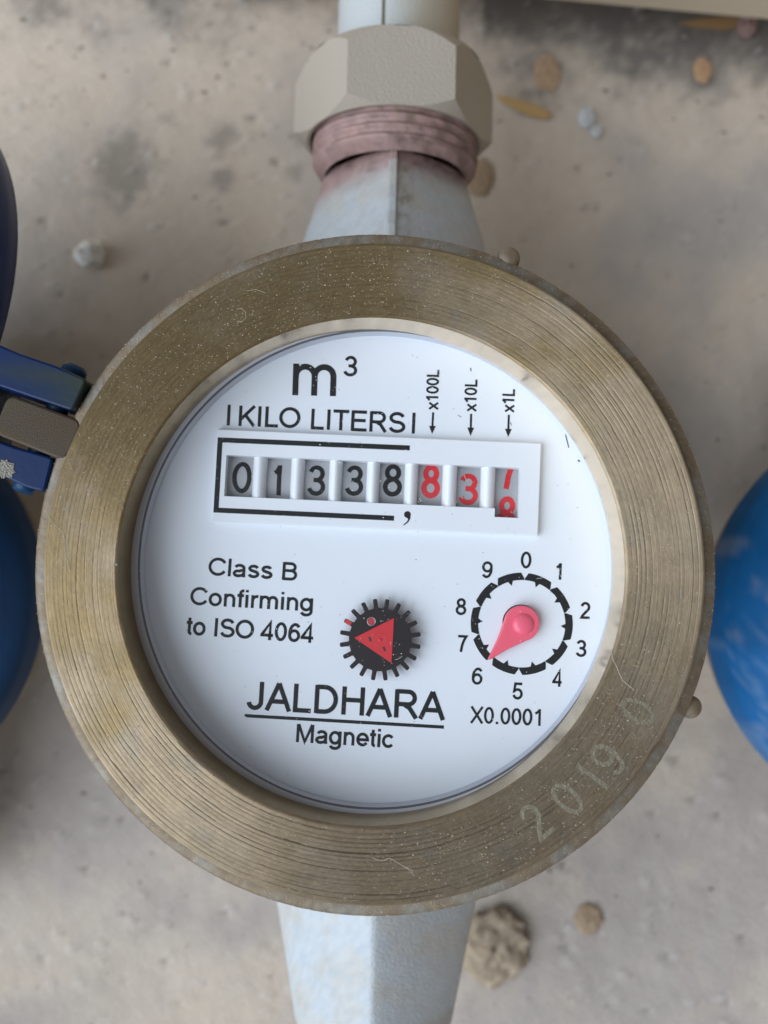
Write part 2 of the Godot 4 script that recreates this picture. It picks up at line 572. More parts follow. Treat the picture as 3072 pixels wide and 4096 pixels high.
# pale dusty silver paint on the casting, pink primer at the thread, blue overspray below
func paint_tint(p: Vector3) -> Color:
	var m := fbm(p.x + p.y * 0.5, p.z, 0.12)
	var f := fbm(p.x, p.z + p.y, 0.6)
	var c := Color(0.51, 0.54, 0.555).lerp(Color(0.51, 0.50, 0.465), smoothstep(-0.2, 0.4, m))
	c = c.lerp(Color(0.42, 0.50, 0.60), 0.35 * smoothstep(0.22, 0.45, fbm(p.x + 9.0, p.z, 0.25)) * smoothstep(20.0, 60.0, p.z))
	c *= 1.0 + 0.14 * f
	var pink := 1.0 - smoothstep(-70.0, -64.0, p.z + 2.0 * m + 0.12 * p.x)
	c = c.lerp(Color(0.365, 0.20, 0.17) * (1.0 + 0.35 * f), pink * 0.85)
	c = c.lerp(Color(0.13, 0.085, 0.065), pink * 0.6 * smoothstep(0.0, 0.45, fbm(p.x * 1.5 + 40.0, p.z * 3.0, 0.2) + 0.02 * p.x))  # grime on the primer, heavier rightwards where shade is painted in
	# rust weeping down beside the ridge
	c = c.lerp(Color(0.20, 0.15, 0.09), 0.65 * smoothstep(2.6, 0.4, absf(p.x - 2.6 - 0.6 * m)) * smoothstep(-0.15, 0.35, f + 0.4 * m) * smoothstep(-30.0, -50.0, p.z))
	return Color(c.r, c.g, c.b)

func roof(t: float, _z: float) -> float:
	# cross-section with two flats that meet in a ridge on top
	return pow(pow(absf(cos(t)), 1.22) + pow(absf(sin(t)) / 0.9, 1.22), -1.0 / 1.22)

func main_meter() -> void:
	var root := thing("water_meter", "open brass water meter with round white dial, numbered counter and red pointers", "water meter")
	var black := Color(0.005, 0.005, 0.005)
	# --- the turned brass ring: fine lathe grooves are real geometry
	var b := MB.new()
	var seg := 600
	var rows := PackedFloat32Array()
	var rr := 32.55
	while rr < 41.72:
		rows.append(rr)
		rr += 0.072
	var P := PackedVector3Array()
	var C := PackedColorArray()
	for a in seg:
		var t := TAU * a / seg
		var ct := cos(t)
		var sn := sin(t)
		for k in rows.size():
			var r := rows[k]
			var cx := -0.3 * (41.7 - r) / 9.15
			var x := r * ct + cx
			var z := r * sn
			var turn := r * 1.75 + 0.35 * noise.get_noise_2d(r * 0.9, 4.0) + 0.12 * sin(t * 2.0) + 0.25 * noise.get_noise_2d(ct * 1.5, sn * 1.5)
			var q := fmod(turn, 1.0)
			# each turn of the tool has cut to its own depth, and wear has closed some of them
			var cut := clampf(0.55 + 1.3 * noise.get_noise_3d(floorf(turn) * 3.7, ct * 1.1, sn * 1.1) + 0.2 * noise.get_noise_3d(floorf(turn) * 5.1, ct * 6.0, sn * 6.0), 0.0, 1.35)
			var g := cut * (-0.075 * (1.0 - smoothstep(0.0, 0.24, q)) - 0.02 * q)
			g += 0.022 * noise.get_noise_3d(r * 7.0, ct * 0.9, sn * 0.9)
			g += 0.009 * noise.get_noise_3d(r * 19.0, ct * 1.3, sn * 1.3)
			# worn smooth under dirt on the upper side
			var worn := 1.0 - 0.55 * smoothstep(0.1, 0.9, -sn * 0.75 - ct * 0.55)
			P.append(Vector3(x, TOP + g * worn, z))
			var dirt := 1.0 - worn * 0.40 * cut * (1.0 - smoothstep(0.05, 0.3, q))
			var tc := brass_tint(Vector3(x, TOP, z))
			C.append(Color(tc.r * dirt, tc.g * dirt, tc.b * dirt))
	b.grid(P, seg, rows.size(), true, C)
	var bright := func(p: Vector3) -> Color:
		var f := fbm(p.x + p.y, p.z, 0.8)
		var stain_shade := smoothstep(0.1, 0.75, 0.5 + 0.55 * Vector2(p.x, p.z).normalized().dot(Vector2(-0.75, 0.66)) + 0.5 * fbm(p.x, p.z, 0.12))  # oxide stain, plus painted shade on the left and lower wall
		var c := Color(0.74, 0.575, 0.385).lerp(Color(0.40, 0.275, 0.115), stain_shade) * (1.0 + 0.22 * f)
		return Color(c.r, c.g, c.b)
	var bw := MB.new()
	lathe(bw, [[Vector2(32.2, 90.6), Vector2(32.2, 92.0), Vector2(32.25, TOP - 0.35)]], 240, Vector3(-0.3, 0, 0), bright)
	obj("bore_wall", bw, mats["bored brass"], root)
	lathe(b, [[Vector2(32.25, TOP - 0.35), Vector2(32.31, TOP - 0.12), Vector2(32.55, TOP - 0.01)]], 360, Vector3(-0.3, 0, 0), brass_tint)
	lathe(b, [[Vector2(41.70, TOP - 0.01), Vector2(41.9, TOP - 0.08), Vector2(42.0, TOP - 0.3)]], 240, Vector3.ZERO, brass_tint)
	lathe(b, [[Vector2(42.0, TOP - 0.3), Vector2(42.0, TOP - 2.7)]], 240, Vector3.ZERO, cast_tint)
	obj("brass_ring", b, mats["turned brass"], root)
	# --- rough flange below it, with two casting nubs
	var fl := MB.new()
	var rough := func(t: float) -> float: return 0.05 * noise.get_noise_2d(cos(t) * 60.0, sin(t) * 60.0)
	var FP := PackedVector3Array()
	var FC := PackedColorArray()
	var prof := [Vector2(41.6, 95.5), Vector2(42.3, 95.45), Vector2(43.0, 95.5), Vector2(43.7, 95.4), Vector2(44.1, 95.1), Vector2(44.3, 94.6), Vector2(44.35, 93.0), Vector2(44.2, 88.0), Vector2(43.2, 85.5), Vector2(41.0, 84.5)]
	for a in 720:
		var t := TAU * a / 720
		for p in prof:
			var r: float = p.x + rough.call(t + p.y) + 0.035 * noise.get_noise_3d(p.x * 6.0, cos(t) * 90.0, sin(t) * 90.0)
			var q := Vector3(r * cos(t), p.y + 0.04 * noise.get_noise_3d(p.x * 9.0 + 7.0, cos(t) * 90.0, sin(t) * 90.0), r * sin(t))
			FP.append(q)
			FC.append(cast_tint(q))
	fl.grid(FP, 720, prof.size(), true, FC)
	var flange := obj("flange", fl, mats["cast brass"], root)
	for nb in [[17.1, -41.4, 1.55, 95.1], [41.6, 17.2, 1.5, 93.6]]:
		var q := MB.new()
		lathe(q, [[Vector2(0.02, nb[3] + 0.25), Vector2(nb[2] * 0.5, nb[3] + 0.2), Vector2(nb[2] * 0.85, nb[3] - 0.15), Vector2(nb[2], nb[3] - 0.7), Vector2(nb[2], 86.0)]], 24, Vector3(nb[0], 0, nb[1]), cast_tint)
		obj("casting_nub", q, mats["cast brass"], flange)
	# --- hinge lug between the lid arms
	var lug := MB.new()
	lug.col = Color(0.24, 0.19, 0.135)
	prism(lug, rounded([Vector2(-48.6, -21.9), Vector2(-38.4, -18.4), Vector2(-40.6, -13.0), Vector2(-50.4, -16.6)], 1.5), 86.0, 95.6, 0.35)
	for k in lug.v.size():
		lug.c[k] = cast_tint(lug.v[k] * 1.5) * Color(0.31, 0.28, 0.245)  # cast tone darkened to paint in the shade between the lid arms
	obj("hinge_lug", lug, mats["cast brass"], root)
	# --- meter body: round chamber and two ridged necks with threads
	var body := MB.new()
	lathe(body, [[Vector2(41.0, 84.6), Vector2(39.5, 82.0), Vector2(39.0, 76.0), Vector2(38.5, 66.0), Vector2(36.5, 48.0), Vector2(31.0, 26.0), Vector2(24.0, 8.0), Vector2(21.0, 0.4)]], 120, Vector3.ZERO, paint_tint)
	var north := [[24.0, -22.0], [21.5, -38.0], [18.6, -50.0], [15.9, -60.0], [13.9, -66.5], [13.0, -69.8], [12.9, -71.0]]
	var rn := []
	for p in north:
		rn.append(Vector2(p[0], p[1]))
	lathe_z(body, [fine_run(rn, 0.7)], 160, 1.0, 50.0, paint_tint, roof)
	var south := [[12.7, 80.0], [12.8, 78.5], [13.4, 77.0], [14.7, 70.0], [16.6, 60.0], [18.6, 50.0], [21.0, 38.0], [24.0, 22.0]]
	var rs := []
	for p in south:
		rs.append(Vector2(p[0], p[1]))
	lathe_z(body, [fine_run(rs, 0.7)], 160, 0.3, 50.0, paint_tint, roof)
	var bo := obj("meter_body", body, mats["painted casting"], root)
	# casting ridges along the top of both necks
	var rib := MB.new()
	for k in 14:
		var z0 := -37.0 - k * 2.45
		var z1 := z0 - 2.45
		var h0 := 50.0 + 0.9 * rib_height(z0, north)
		var h1 := 50.0 + 0.9 * rib_height(z1, north)
		rib.col = paint_tint(Vector3(1, h0, z0))
		rib.quad(Vector3(0.5, h0 + 0.45, z0), Vector3(1.5, h0 + 0.45, z0), Vector3(1.5, h1 + 0.45, z1), Vector3(0.5, h1 + 0.45, z1), Vector3.UP)
		rib.quad(Vector3(0.5, h0 + 0.45, z0), Vector3(0.5, h1 + 0.45, z1), Vector3(-0.2, h1 - 1.0, z1), Vector3(-0.2, h0 - 1.0, z0), Vector3.LEFT)
		rib.quad(Vector3(1.5, h0 + 0.45, z0), Vector3(1.5, h1 + 0.45, z1), Vector3(1.75, h1 - 1.0, z1), Vector3(1.75, h0 - 1.0, z0), Vector3.RIGHT)
	rib.quad(Vector3(0.5, 62.0, -71.3), Vector3(1.5, 62.0, -71.3), Vector3(1.75, 60.0, -71.3), Vector3(-0.2, 60.0, -71.3), Vector3.FORWARD)
	obj("casting_ridge", rib, mats["painted casting"], bo)
	for side in [[-70.2, -88.0, 1.0], [92.0, 79.2, 0.3]]:
		var th := MB.new()
		var TP := PackedVector3Array()
		var TC := PackedColorArray()
		var nz := 70
		for a in 120:
			var t := TAU * a / 120
			for k in nz:
				var z := lerpf(side[0], side[1], float(k) / (nz - 1))
				var ph := fposmod(z / 1.81 + t / TAU, 1.0)
				var r := 14.95 - 0.85 * absf(ph * 2.0 - 1.0)
				r = minf(r, 12.6 + absf(z - side[0]) * 1.4) if side[0] < 0.0 else minf(r, 12.4 + absf(z - side[1]) * 1.4)
				r += 0.12 * fbm(t * 3.0, z, 0.8)
				var q := Vector3(side[2] + r * cos(t), 50.0 + r * sin(t), z)
				TP.append(q)
				TC.append(paint_tint(q))
		th.grid(TP, 120, nz, true, TC)
		obj("thread", th, mats["painted casting"], bo)
	# --- dial plate with a slot for the counter
	var ex := Vector2(cos(deg_to_rad(FA)), sin(deg_to_rad(FA)))
	var ez := Vector2(-ex.y, ex.x)
	var fo := Vector2(-21.75, -18.5)
	var loc := func(s: float, t: float) -> Vector2: return fo + ex * s + ez * t
	var d := MB.new()
	d.col = Color(0.77, 0.81, 0.855)
	var mid: Vector2 = loc.call(22.0, 6.6)
	var hole := [loc.call(0.9, 2.9), loc.call(42.6, 2.9), loc.call(42.6, 10.9), loc.call(0.9, 10.9)]
	var ring := []
	for k in 180:
		ring.append(TAU * k / 180)
	for p in hole:
		ring.append(fposmod((p - mid).angle(), TAU))
	ring.sort()
	for k in ring.size():
		var q0 := dial_span(mid, ring[k], hole)
		var q1 := dial_span(mid, ring[(k + 1) % ring.size()], hole)
		d.quad(Vector3(q0[0].x, DIAL, q0[0].y), Vector3(q0[1].x, DIAL, q0[1].y), Vector3(q1[1].x, DIAL, q1[1].y), Vector3(q1[0].x, DIAL, q1[0].y), Vector3.UP)
		d.quad(Vector3(q0[0].x, DIAL, q0[0].y), Vector3(q1[0].x, DIAL, q1[0].y), Vector3(q1[0].x, 82.0, q1[0].y), Vector3(q0[0].x, 82.0, q0[0].y), Vector3(mid.x - q0[0].x, 0, mid.y - q0[0].y))
	var dial := obj("dial_plate", d, mats["dial white"], root)
	# clear plastic rim round the dial, a little off centre in the brass
	var rim := MB.new()
	rim.col = Color(0.52, 0.55, 0.62)
	lathe(rim, [[Vector2(32.0, 91.6), Vector2(32.2, 91.75), Vector2(33.0, 91.78), Vector2(33.6, 91.6)]], 180, Vector3(0.36, 0, -0.3))
	lathe(rim, [[Vector2(31.72, 89.0), Vector2(31.75, 91.3)]], 180, Vector3(0.36, 0, -0.3))
	obj("dial_rim", rim, mats["rim plastic"], root)
	var seal := MB.new()
	seal.col = Color(0.13, 0.135, 0.15)
	lathe(seal, [[Vector2(31.76, 91.3), Vector2(31.86, 91.5), Vector2(32.0, 91.6)]], 180, Vector3(0.36, 0, -0.3))
	obj("rubber_seal", seal, mats["rim plastic"], root)
	# printing
	for L in [
		["m", -11.83, -23.54, -5.81, -23.50, 6.08, 0.135],
		["3", -4.89, -26.34, -2.98, -26.26, 2.83, 0.15],
		["I", -20.77, -19.18, -20.34, -19.17, 2.89, 0.15],
		["KILO", -19.14, -19.14, -10.64, -18.97, 2.83, 0.155],
		["LITERS", -9.16, -18.87, 3.81, -18.56, 2.83, 0.155],
		["I", 4.72, -18.51, 5.15, -18.50, 2.89, 0.15],
		["x100L", 8.27, -21.80, 8.34, -27.53, 1.68, 0.17],
		["x10L", 13.50, -21.64, 13.60, -26.28, 1.68, 0.17],
		["x1L", 18.68, -21.62, 18.77, -25.03, 1.68, 0.17],
		["Class B", -22.69, 1.43, -10.52, 1.95, 2.42, 0.165],
		["Confirming", -25.03, 5.50, -8.27, 6.07, 2.42, 0.165],
		["to ISO 4064", -25.63, 9.55, -7.92, 10.34, 2.49, 0.165],
		["JALDHARA", -16.91, 19.40, 9.97, 20.25, 3.77, 0.16],
		["Magnetic", -10.06, 23.62, 3.07, 24.10, 2.42, 0.165],
		["X0.0001", 13.29, 20.53, 22.77, 20.69, 2.22, 0.145]]:
		var t := MB.new()
		t.col = black
		letters(t, L[0], Vector2(L[1], L[2]), Vector2(L[3], L[4]), L[5], flat(DIAL), L[6])
		obj("lettering", t, mats["print black"], dial)
	var ul := MB.new()
	ul.col = black
	stroke(ul, [Vector2(-17.09, 20.27), Vector2(9.82, 21.16)], 0.44, -0.02, 0.03, flat(DIAL))
	obj("underline", ul, mats["print black"], dial)
	for A in [[7.62, -21.49, 7.52, -18.50], [12.83, -21.38, 12.79, -18.35], [17.99, -21.34, 17.93, -18.27]]:
		var t := MB.new()
		t.col = black
		var p0 := Vector2(A[0], A[1])
		var p1 := Vector2(A[2], A[3])
		var dr := (p1 - p0).normalized()
		var sd := Vector2(-dr.y, dr.x)
		stroke(t, [p0, p1 - dr * 1.0], 0.29, -0.02, 0.03, flat(DIAL))
		prism(t, PackedVector2Array([p1, p1 - dr * 1.12 + sd * 0.46, p1 - dr * 1.12 - sd * 0.46]), DIAL - 0.02, DIAL + 0.038)
		obj("arrow", t, mats["print black"], dial)
	for D in [[0, 20.58, -1.51], [1, 24.97, -0.06], [2, 28.71, 5.13], [3, 28.12, 10.24], [4, 25.01, 14.29], [5, 19.68, 16.13], [6, 14.19, 14.26], [7, 12.06, 9.95], [8, 11.87, 4.98], [9, 15.34, -0.08]]:
		var t := MB.new()
		t.col = black
		var w := 0.72 if D[0] != 1 else 0.42
		var e := Vector2(1.0, 0.03).normalized()
		var c0 := Vector2(D[1], D[2]) + Vector2(-e.y, e.x) * 1.12
		letters(t, str(D[0]), c0 - e * w, c0 + e * w, 2.24, flat(DIAL), 0.155)
		obj("numeral", t, mats["print black"], dial)
	# the notched ring of the small dial: outside notches at the digits, inside teeth between them
	var sc := Vector2(20.09, 7.09)
	for k in 10:
		var t := MB.new()
		t.col = black
		var off := deg_to_rad(3.0)
		var pts := PackedVector2Array()
		var a0 := TAU * k / 10.0 - PI / 2 + off
		var a1 := a0 + TAU / 10.0
		var nw := 0.075
		for j in 9:
			pts.append(sc + Vector2.from_angle(lerpf(a0 + nw, a1 - nw, j / 8.0)) * 6.88)
		pts.append(sc + Vector2.from_angle(a1 - 0.006) * 6.12)
		pts.append(sc + Vector2.from_angle(a1 - 0.006) * 5.88)
		for j in 5:
			pts.append(sc + Vector2.from_angle(lerpf(a1 - 0.03, a0 + 0.36, j / 4.0)) * 5.88)
		pts.append(sc + Vector2.from_angle(a0 + 0.302) * 5.25)
		pts.append(sc + Vector2.from_angle(a0 + 0.245) * 5.88)
		for j in 4:
			pts.append(sc + Vector2.from_angle(lerpf(a0 + 0.22, a0 + 0.03, j / 3.0)) * 5.88)
		pts.append(sc + Vector2.from_angle(a0 + 0.006) * 5.88)
		pts.append(sc + Vector2.from_angle(a0 + 0.006) * 6.12)
		prism(t, pts, DIAL - 0.02, DIAL + 0.03)
		obj("scale_segment", t, mats["print black"], dial)
	var hubp := MB.new()
	hubp.col = black
	lathe(hubp, [[Vector2(2.3, DIAL + 0.05), Vector2(2.45, DIAL + 0.05), Vector2(2.5, DIAL - 0.02)]], 48, Vector3(sc.x - 0.12, 0, sc.y - 0.1))
	obj("printed_circle", hubp, mats["print black"], dial)
	for q in [[25.76, -18.73, 26.22, -16.95, 0.13], [27.45, -15.25, 27.75, -15.1, 0.2], [12.66, -27.75, 12.72, -27.3, 0.13], [11.0, -21.2, 11.5, -20.9, 0.07], [18.4, -19.9, 18.2, -20.3, 0.08]]:
		var t := MB.new()
		t.col = black
		stroke(t, [Vector2(q[0], q[1]), Vector2(q[2], q[3])], q[4], -0.02, 0.03, flat(DIAL))
		obj("stray_mark", t, mats["print black"], dial)
	counter(root, loc, ex, ez)
	star_wheel(root)
	# the small red pointer
	var pw := MB.new()
	pw.col = Color(0.92, 0.11, 0.18)
	var hub := Vector2(19.96, 7.0)
	var tip := Vector2(15.59, 11.9)
	var out := PackedVector2Array()
	var ta := (tip - hub).angle()
	for k in 31:
		var an := ta + 1.02 + (TAU - 2.04) * k / 30.0
		out.append(hub + Vector2.from_angle(an) * 2.38)
	var side := Vector2.from_angle(ta + PI / 2)
	out.append(hub + (tip - hub) * 0.58 - side * 0.95)
	out.append(tip - side * 0.12)
	out.append(tip + side * 0.12)
	out.append(hub + (tip - hub) * 0.58 + side * 0.95)
	prism(pw, out, 89.75, 90.45, 0.18)
	var ptr := obj("dial_pointer", pw, mats["pink plastic"], root)
	var hb := MB.new()
	hb.col = Color(0.92, 0.12, 0.19)
	lathe(hb, [[Vector2(0.02, 90.98), Vector2(0.7, 90.95), Vector2(1.15, 90.8), Vector2(1.4, 90.55), Vector2(1.45, 90.4)]], 40, Vector3(hub.x + 0.15, 0, hub.y + 0.1))
	lathe(hb, [[Vector2(0.6, 89.8), Vector2(0.6, 88.9)]], 16, Vector3(hub.x, 0, hub.y))
	obj("pointer_hub", hb, mats["pink plastic"], ptr)
	# --- glass
	var g := MB.new()
	lathe(g, [[Vector2(0.01, 91.75), Vector2(16.0, 91.75), Vector2(31.7, 91.75)], [Vector2(31.7, 91.35), Vector2(16.0, 91.35), Vector2(0.01, 91.35)]], 120, Vector3(0.36, 0, -0.3))
	obj("glass_cover", g, mats["glass"], root)
	lid(root)
	stamps(root)
	dust(root)

func rib_height(z: float, prof: Array) -> float:
	for k in prof.size() - 1:
		if z <= prof[k][1] and z >= prof[k + 1][1]:
			return lerpf(prof[k][0], prof[k + 1][0], (z - prof[k][1]) / (prof[k + 1][1] - prof[k][1]))
	return prof[prof.size() - 1][0]

func dial_span(mid: Vector2, ang: float, hole: Array) -> Array:
	var dir := Vector2.from_angle(ang)
	var inner := mid
	for k in 4:
		var hit = Geometry2D.segment_intersects_segment(mid, mid + dir * 200.0, hole[k], hole[(k + 1) % 4])
		if hit != null:
			inner = hit
	for p in hole:
		if absf(angle_difference((p - mid).angle(), ang)) < 1e-5:
			inner = p
	var bb := mid.dot(dir)
	var r := -bb + sqrt(bb * bb - mid.length_squared() + 33.0 * 33.0)
	return [inner, mid + dir * r]

func counter(root: Node3D, loc: Callable, ex: Vector2, ez: Vector2) -> void:
	var FT := 90.2
	var b := MB.new()
	b.col = Color(0.79, 0.82, 0.86)
	var W := 44.1
	var H := 12.55
	var xs := [0.12, 1.40, 36.9, 38.15, 41.35, W - 0.12]
	var ys := [0.12, 3.52, 9.15, 10.3, H - 0.12]
	# cells of the frame that are open
	var open := func(i: int, j: int) -> bool:
		if i < 1 or i > 3 or j < 1 or j > 2:
			return false
		return j == 1 or i == 3
	var P := func(s: float, t: float, y: float) -> Vector3:
		var q: Vector2 = loc.call(s, t)
		return Vector3(q.x, y, q.y)
	for i in 5:
		for j in 4:
			if open.call(i, j):
				for nb in [[-1, 0], [1, 0], [0, -1], [0, 1]]:
					if open.call(i + nb[0], j + nb[1]):
						continue
					var s0: float = xs[i] if nb[0] <= 0 else xs[i + 1]
					var s1: float = xs[i + 1] if nb[0] >= 0 else xs[i]
					var t0: float = ys[j] if nb[1] <= 0 else ys[j + 1]
					var t1: float = ys[j + 1] if nb[1] >= 0 else ys[j]
					b.quad(P.call(s0, t0, FT), P.call(s1, t1, FT), P.call(s1, t1, 86.0), P.call(s0, t0, 86.0), Vector3(-nb[0] * ex.x - nb[1] * ez.x, 0, -nb[0] * ex.y - nb[1] * ez.y))
				continue
			b.quad(P.call(xs[i], ys[j], FT), P.call(xs[i + 1], ys[j], FT), P.call(xs[i + 1], ys[j + 1], FT), P.call(xs[i], ys[j + 1], FT), Vector3.UP)
	# outer walls with a small chamfer
	var cs := [[0.0, 0.0], [W, 0.0], [W, H], [0.0, H]]
	var ci := [[0.12, 0.12], [W - 0.12, 0.12], [W - 0.12, H - 0.12], [0.12, H - 0.12]]
	for k in 4:
		var k1 := (k + 1) % 4
		var mx: float = (cs[k][0] + cs[k1][0]) / 2 - W / 2
		var mz: float = (cs[k][1] + cs[k1][1]) / 2 - H / 2
		var o := ex * mx + ez * mz
		var hint := Vector3(o.x, 0.0, o.y)
		b.quad(P.call(ci[k][0], ci[k][1], FT), P.call(ci[k1][0], ci[k1][1], FT), P.call(cs[k1][0], cs[k1][1], FT - 0.12), P.call(cs[k][0], cs[k][1], FT - 0.12), hint + Vector3(0, 1, 0))
		b.quad(P.call(cs[k][0], cs[k][1], FT - 0.12), P.call(cs[k1][0], cs[k1][1], FT - 0.12), P.call(cs[k1][0], cs[k1][1], DIAL - 0.05), P.call(cs[k][0], cs[k][1], DIAL - 0.05), hint)
	var fr := obj("counter_frame", b, mats["frame white"], root)
	var win := [[1.40, 4.92], [6.88, 10.14], [12.05, 15.4], [17.24, 20.55], [22.4, 25.74], [27.65, 30.92], [32.97, 36.14], [38.18, 41.40]]
	for k in 7:
		var d := MB.new()
		d.col = b.col
		var s0: float = win[k][1]
		var s1: float = win[k + 1][0]
		var prof := [[0.0, 86.5], [0.02, 88.9], [0.10, 89.5], [0.26, 89.92], [0.42, 90.08], [0.58, 90.08], [0.74, 89.92], [0.90, 89.5], [0.98, 88.9], [1.0, 86.5]]
		var t1 := 9.14 if k < 6 else 9.14
		var GP := PackedVector3Array()
		for t in [3.53, t1]:
			for q in prof:
				GP.append(P.call(lerpf(s0, s1, q[0]), t, q[1]))
		# normal = d/dt x d/ds = ez x ex = up
		d.grid(GP, 2, prof.size())
		obj("divider", d, mats["frame white"], fr)
	# black bracket round the whole kilolitres, and the comma
	var black := Color(0.005, 0.005, 0.005)
	var k1 := MB.new()
	k1.col = black
	stroke(k1, [loc.call(26.3, 1.45), loc.call(0.42, 1.5), loc.call(-0.0 + 0.42, 11.1), loc.call(24.6, 11.1)], 0.68, -0.02, 0.03, flat(FT))
	obj("bracket_line", k1, mats["print black"], fr)
	var cm := MB.new()
	cm.col = black
	var cpos := Vector2(4.36, -7.3)
	var cp := PackedVector2Array()
	for k in 14:
		cp.append(cpos + Vector2.from_angle(deg_to_rad(100.0 + 285.0 * k / 13.0)) * 0.46)
	cp.append(cpos + Vector2(0.40, 0.55))
	cp.append(cpos + Vector2(0.12, 1.05))
	cp.append(cpos + Vector2(-0.48, 1.5))
	cp.append(cpos + Vector2(-0.52, 1.38))
	cp.append(cpos + Vector2(-0.05, 0.95))
	cp.append(cpos + Vector2(0.12, 0.6))
	prism(cm, cp, FT - 0.02, FT + 0.03)
	obj("comma", cm, mats["print black"], fr)
	# number wheels
	var R := 7.0
	var ax := 6.35
	var top := 88.75
	var on_drum := func(p: Vector2, h: float) -> Vector3:
		var rel: Vector2 = p - (loc.call(0.0, ax) as Vector2)
		var t := rel.dot(ez)
		return Vector3(p.x, top - R + sqrt(maxf((R + h) * (R + h) - t * t, 0.01)), p.y)
	var red := Color(0.62, 0.012, 0.02)
	var digits := [
		[["0", -19.87, -9.96, -17.20, -14.23]],
		[["1", -14.30, -9.73, -13.10, -13.88]],
		[["3", -9.53, -9.79, -7.02, -13.95]],
		[["3", -4.32, -9.89, -1.80, -14.05]],
		[["8", 0.89, -9.88, 3.50, -14.32]],
		[["8", 6.15, -9.79, 8.71, -14.32]],
		[["3", 11.24, -8.98, 13.93, -13.17]],
		[["7", 16.50, -11.20, 19.42, -15.60], ["8", 16.59, -5.61, 19.19, -10.11]]]
	for k in 8:
		var d := MB.new()
		d.col = Color(0.35, 0.35, 0.36)
		var s0: float = win[k][0] - 0.35
		var s1: float = win[k][1] + 0.25
		var GP := PackedVector3Array()
		for s in [s0, s1]:
			for j in 41:
				var an := deg_to_rad(lerpf(80.0, -80.0, j / 40.0))
				GP.append(P.call(s, ax + R * sin(an), top - R + R * cos(an)))
		d.grid(GP, 2, 41)
		for s in [[s0, -1.0], [s1, 1.0]]:
			for j in 40:
				var a0 := deg_to_rad(lerpf(80.0, -80.0, j / 40.0))
				var a1 := deg_to_rad(lerpf(80.0, -80.0, (j + 1) / 40.0))
				d.tri(P.call(s[0], ax, top - R), P.call(s[0], ax + R * sin(a0), top - R + R * cos(a0)), P.call(s[0], ax + R * sin(a1), top - R + R * cos(a1)), Vector3(ex.x, 0, ex.y) * s[1])
		var wheel := obj("digit_wheel", d, mats["drum grey"], root)
		for q in digits[k]:
			var t := MB.new()
			t.col = black if k < 5 else red
			var p0 := Vector2(q[1], q[2])
			var cap: float = q[2] - q[4]
			var wide: float = q[3] - q[1]
			letters(t, q[0], p0, p0 + ex * wide, cap, on_drum, 0.145 if k < 5 else 0.165, 0.35, 0.03)
			obj("numeral", t, mats["print black"] if k < 5 else mats["red paint"], wheel)
	var slot := MB.new()
	slot.col = Color(0.02, 0.02, 0.02)
	stroke(slot, [loc.call(1.75, 3.6), loc.call(1.72, 9.1)], 0.07, -0.05, 0.03, on_drum)
	obj("wheel_gap", slot, mats["print black"], fr)

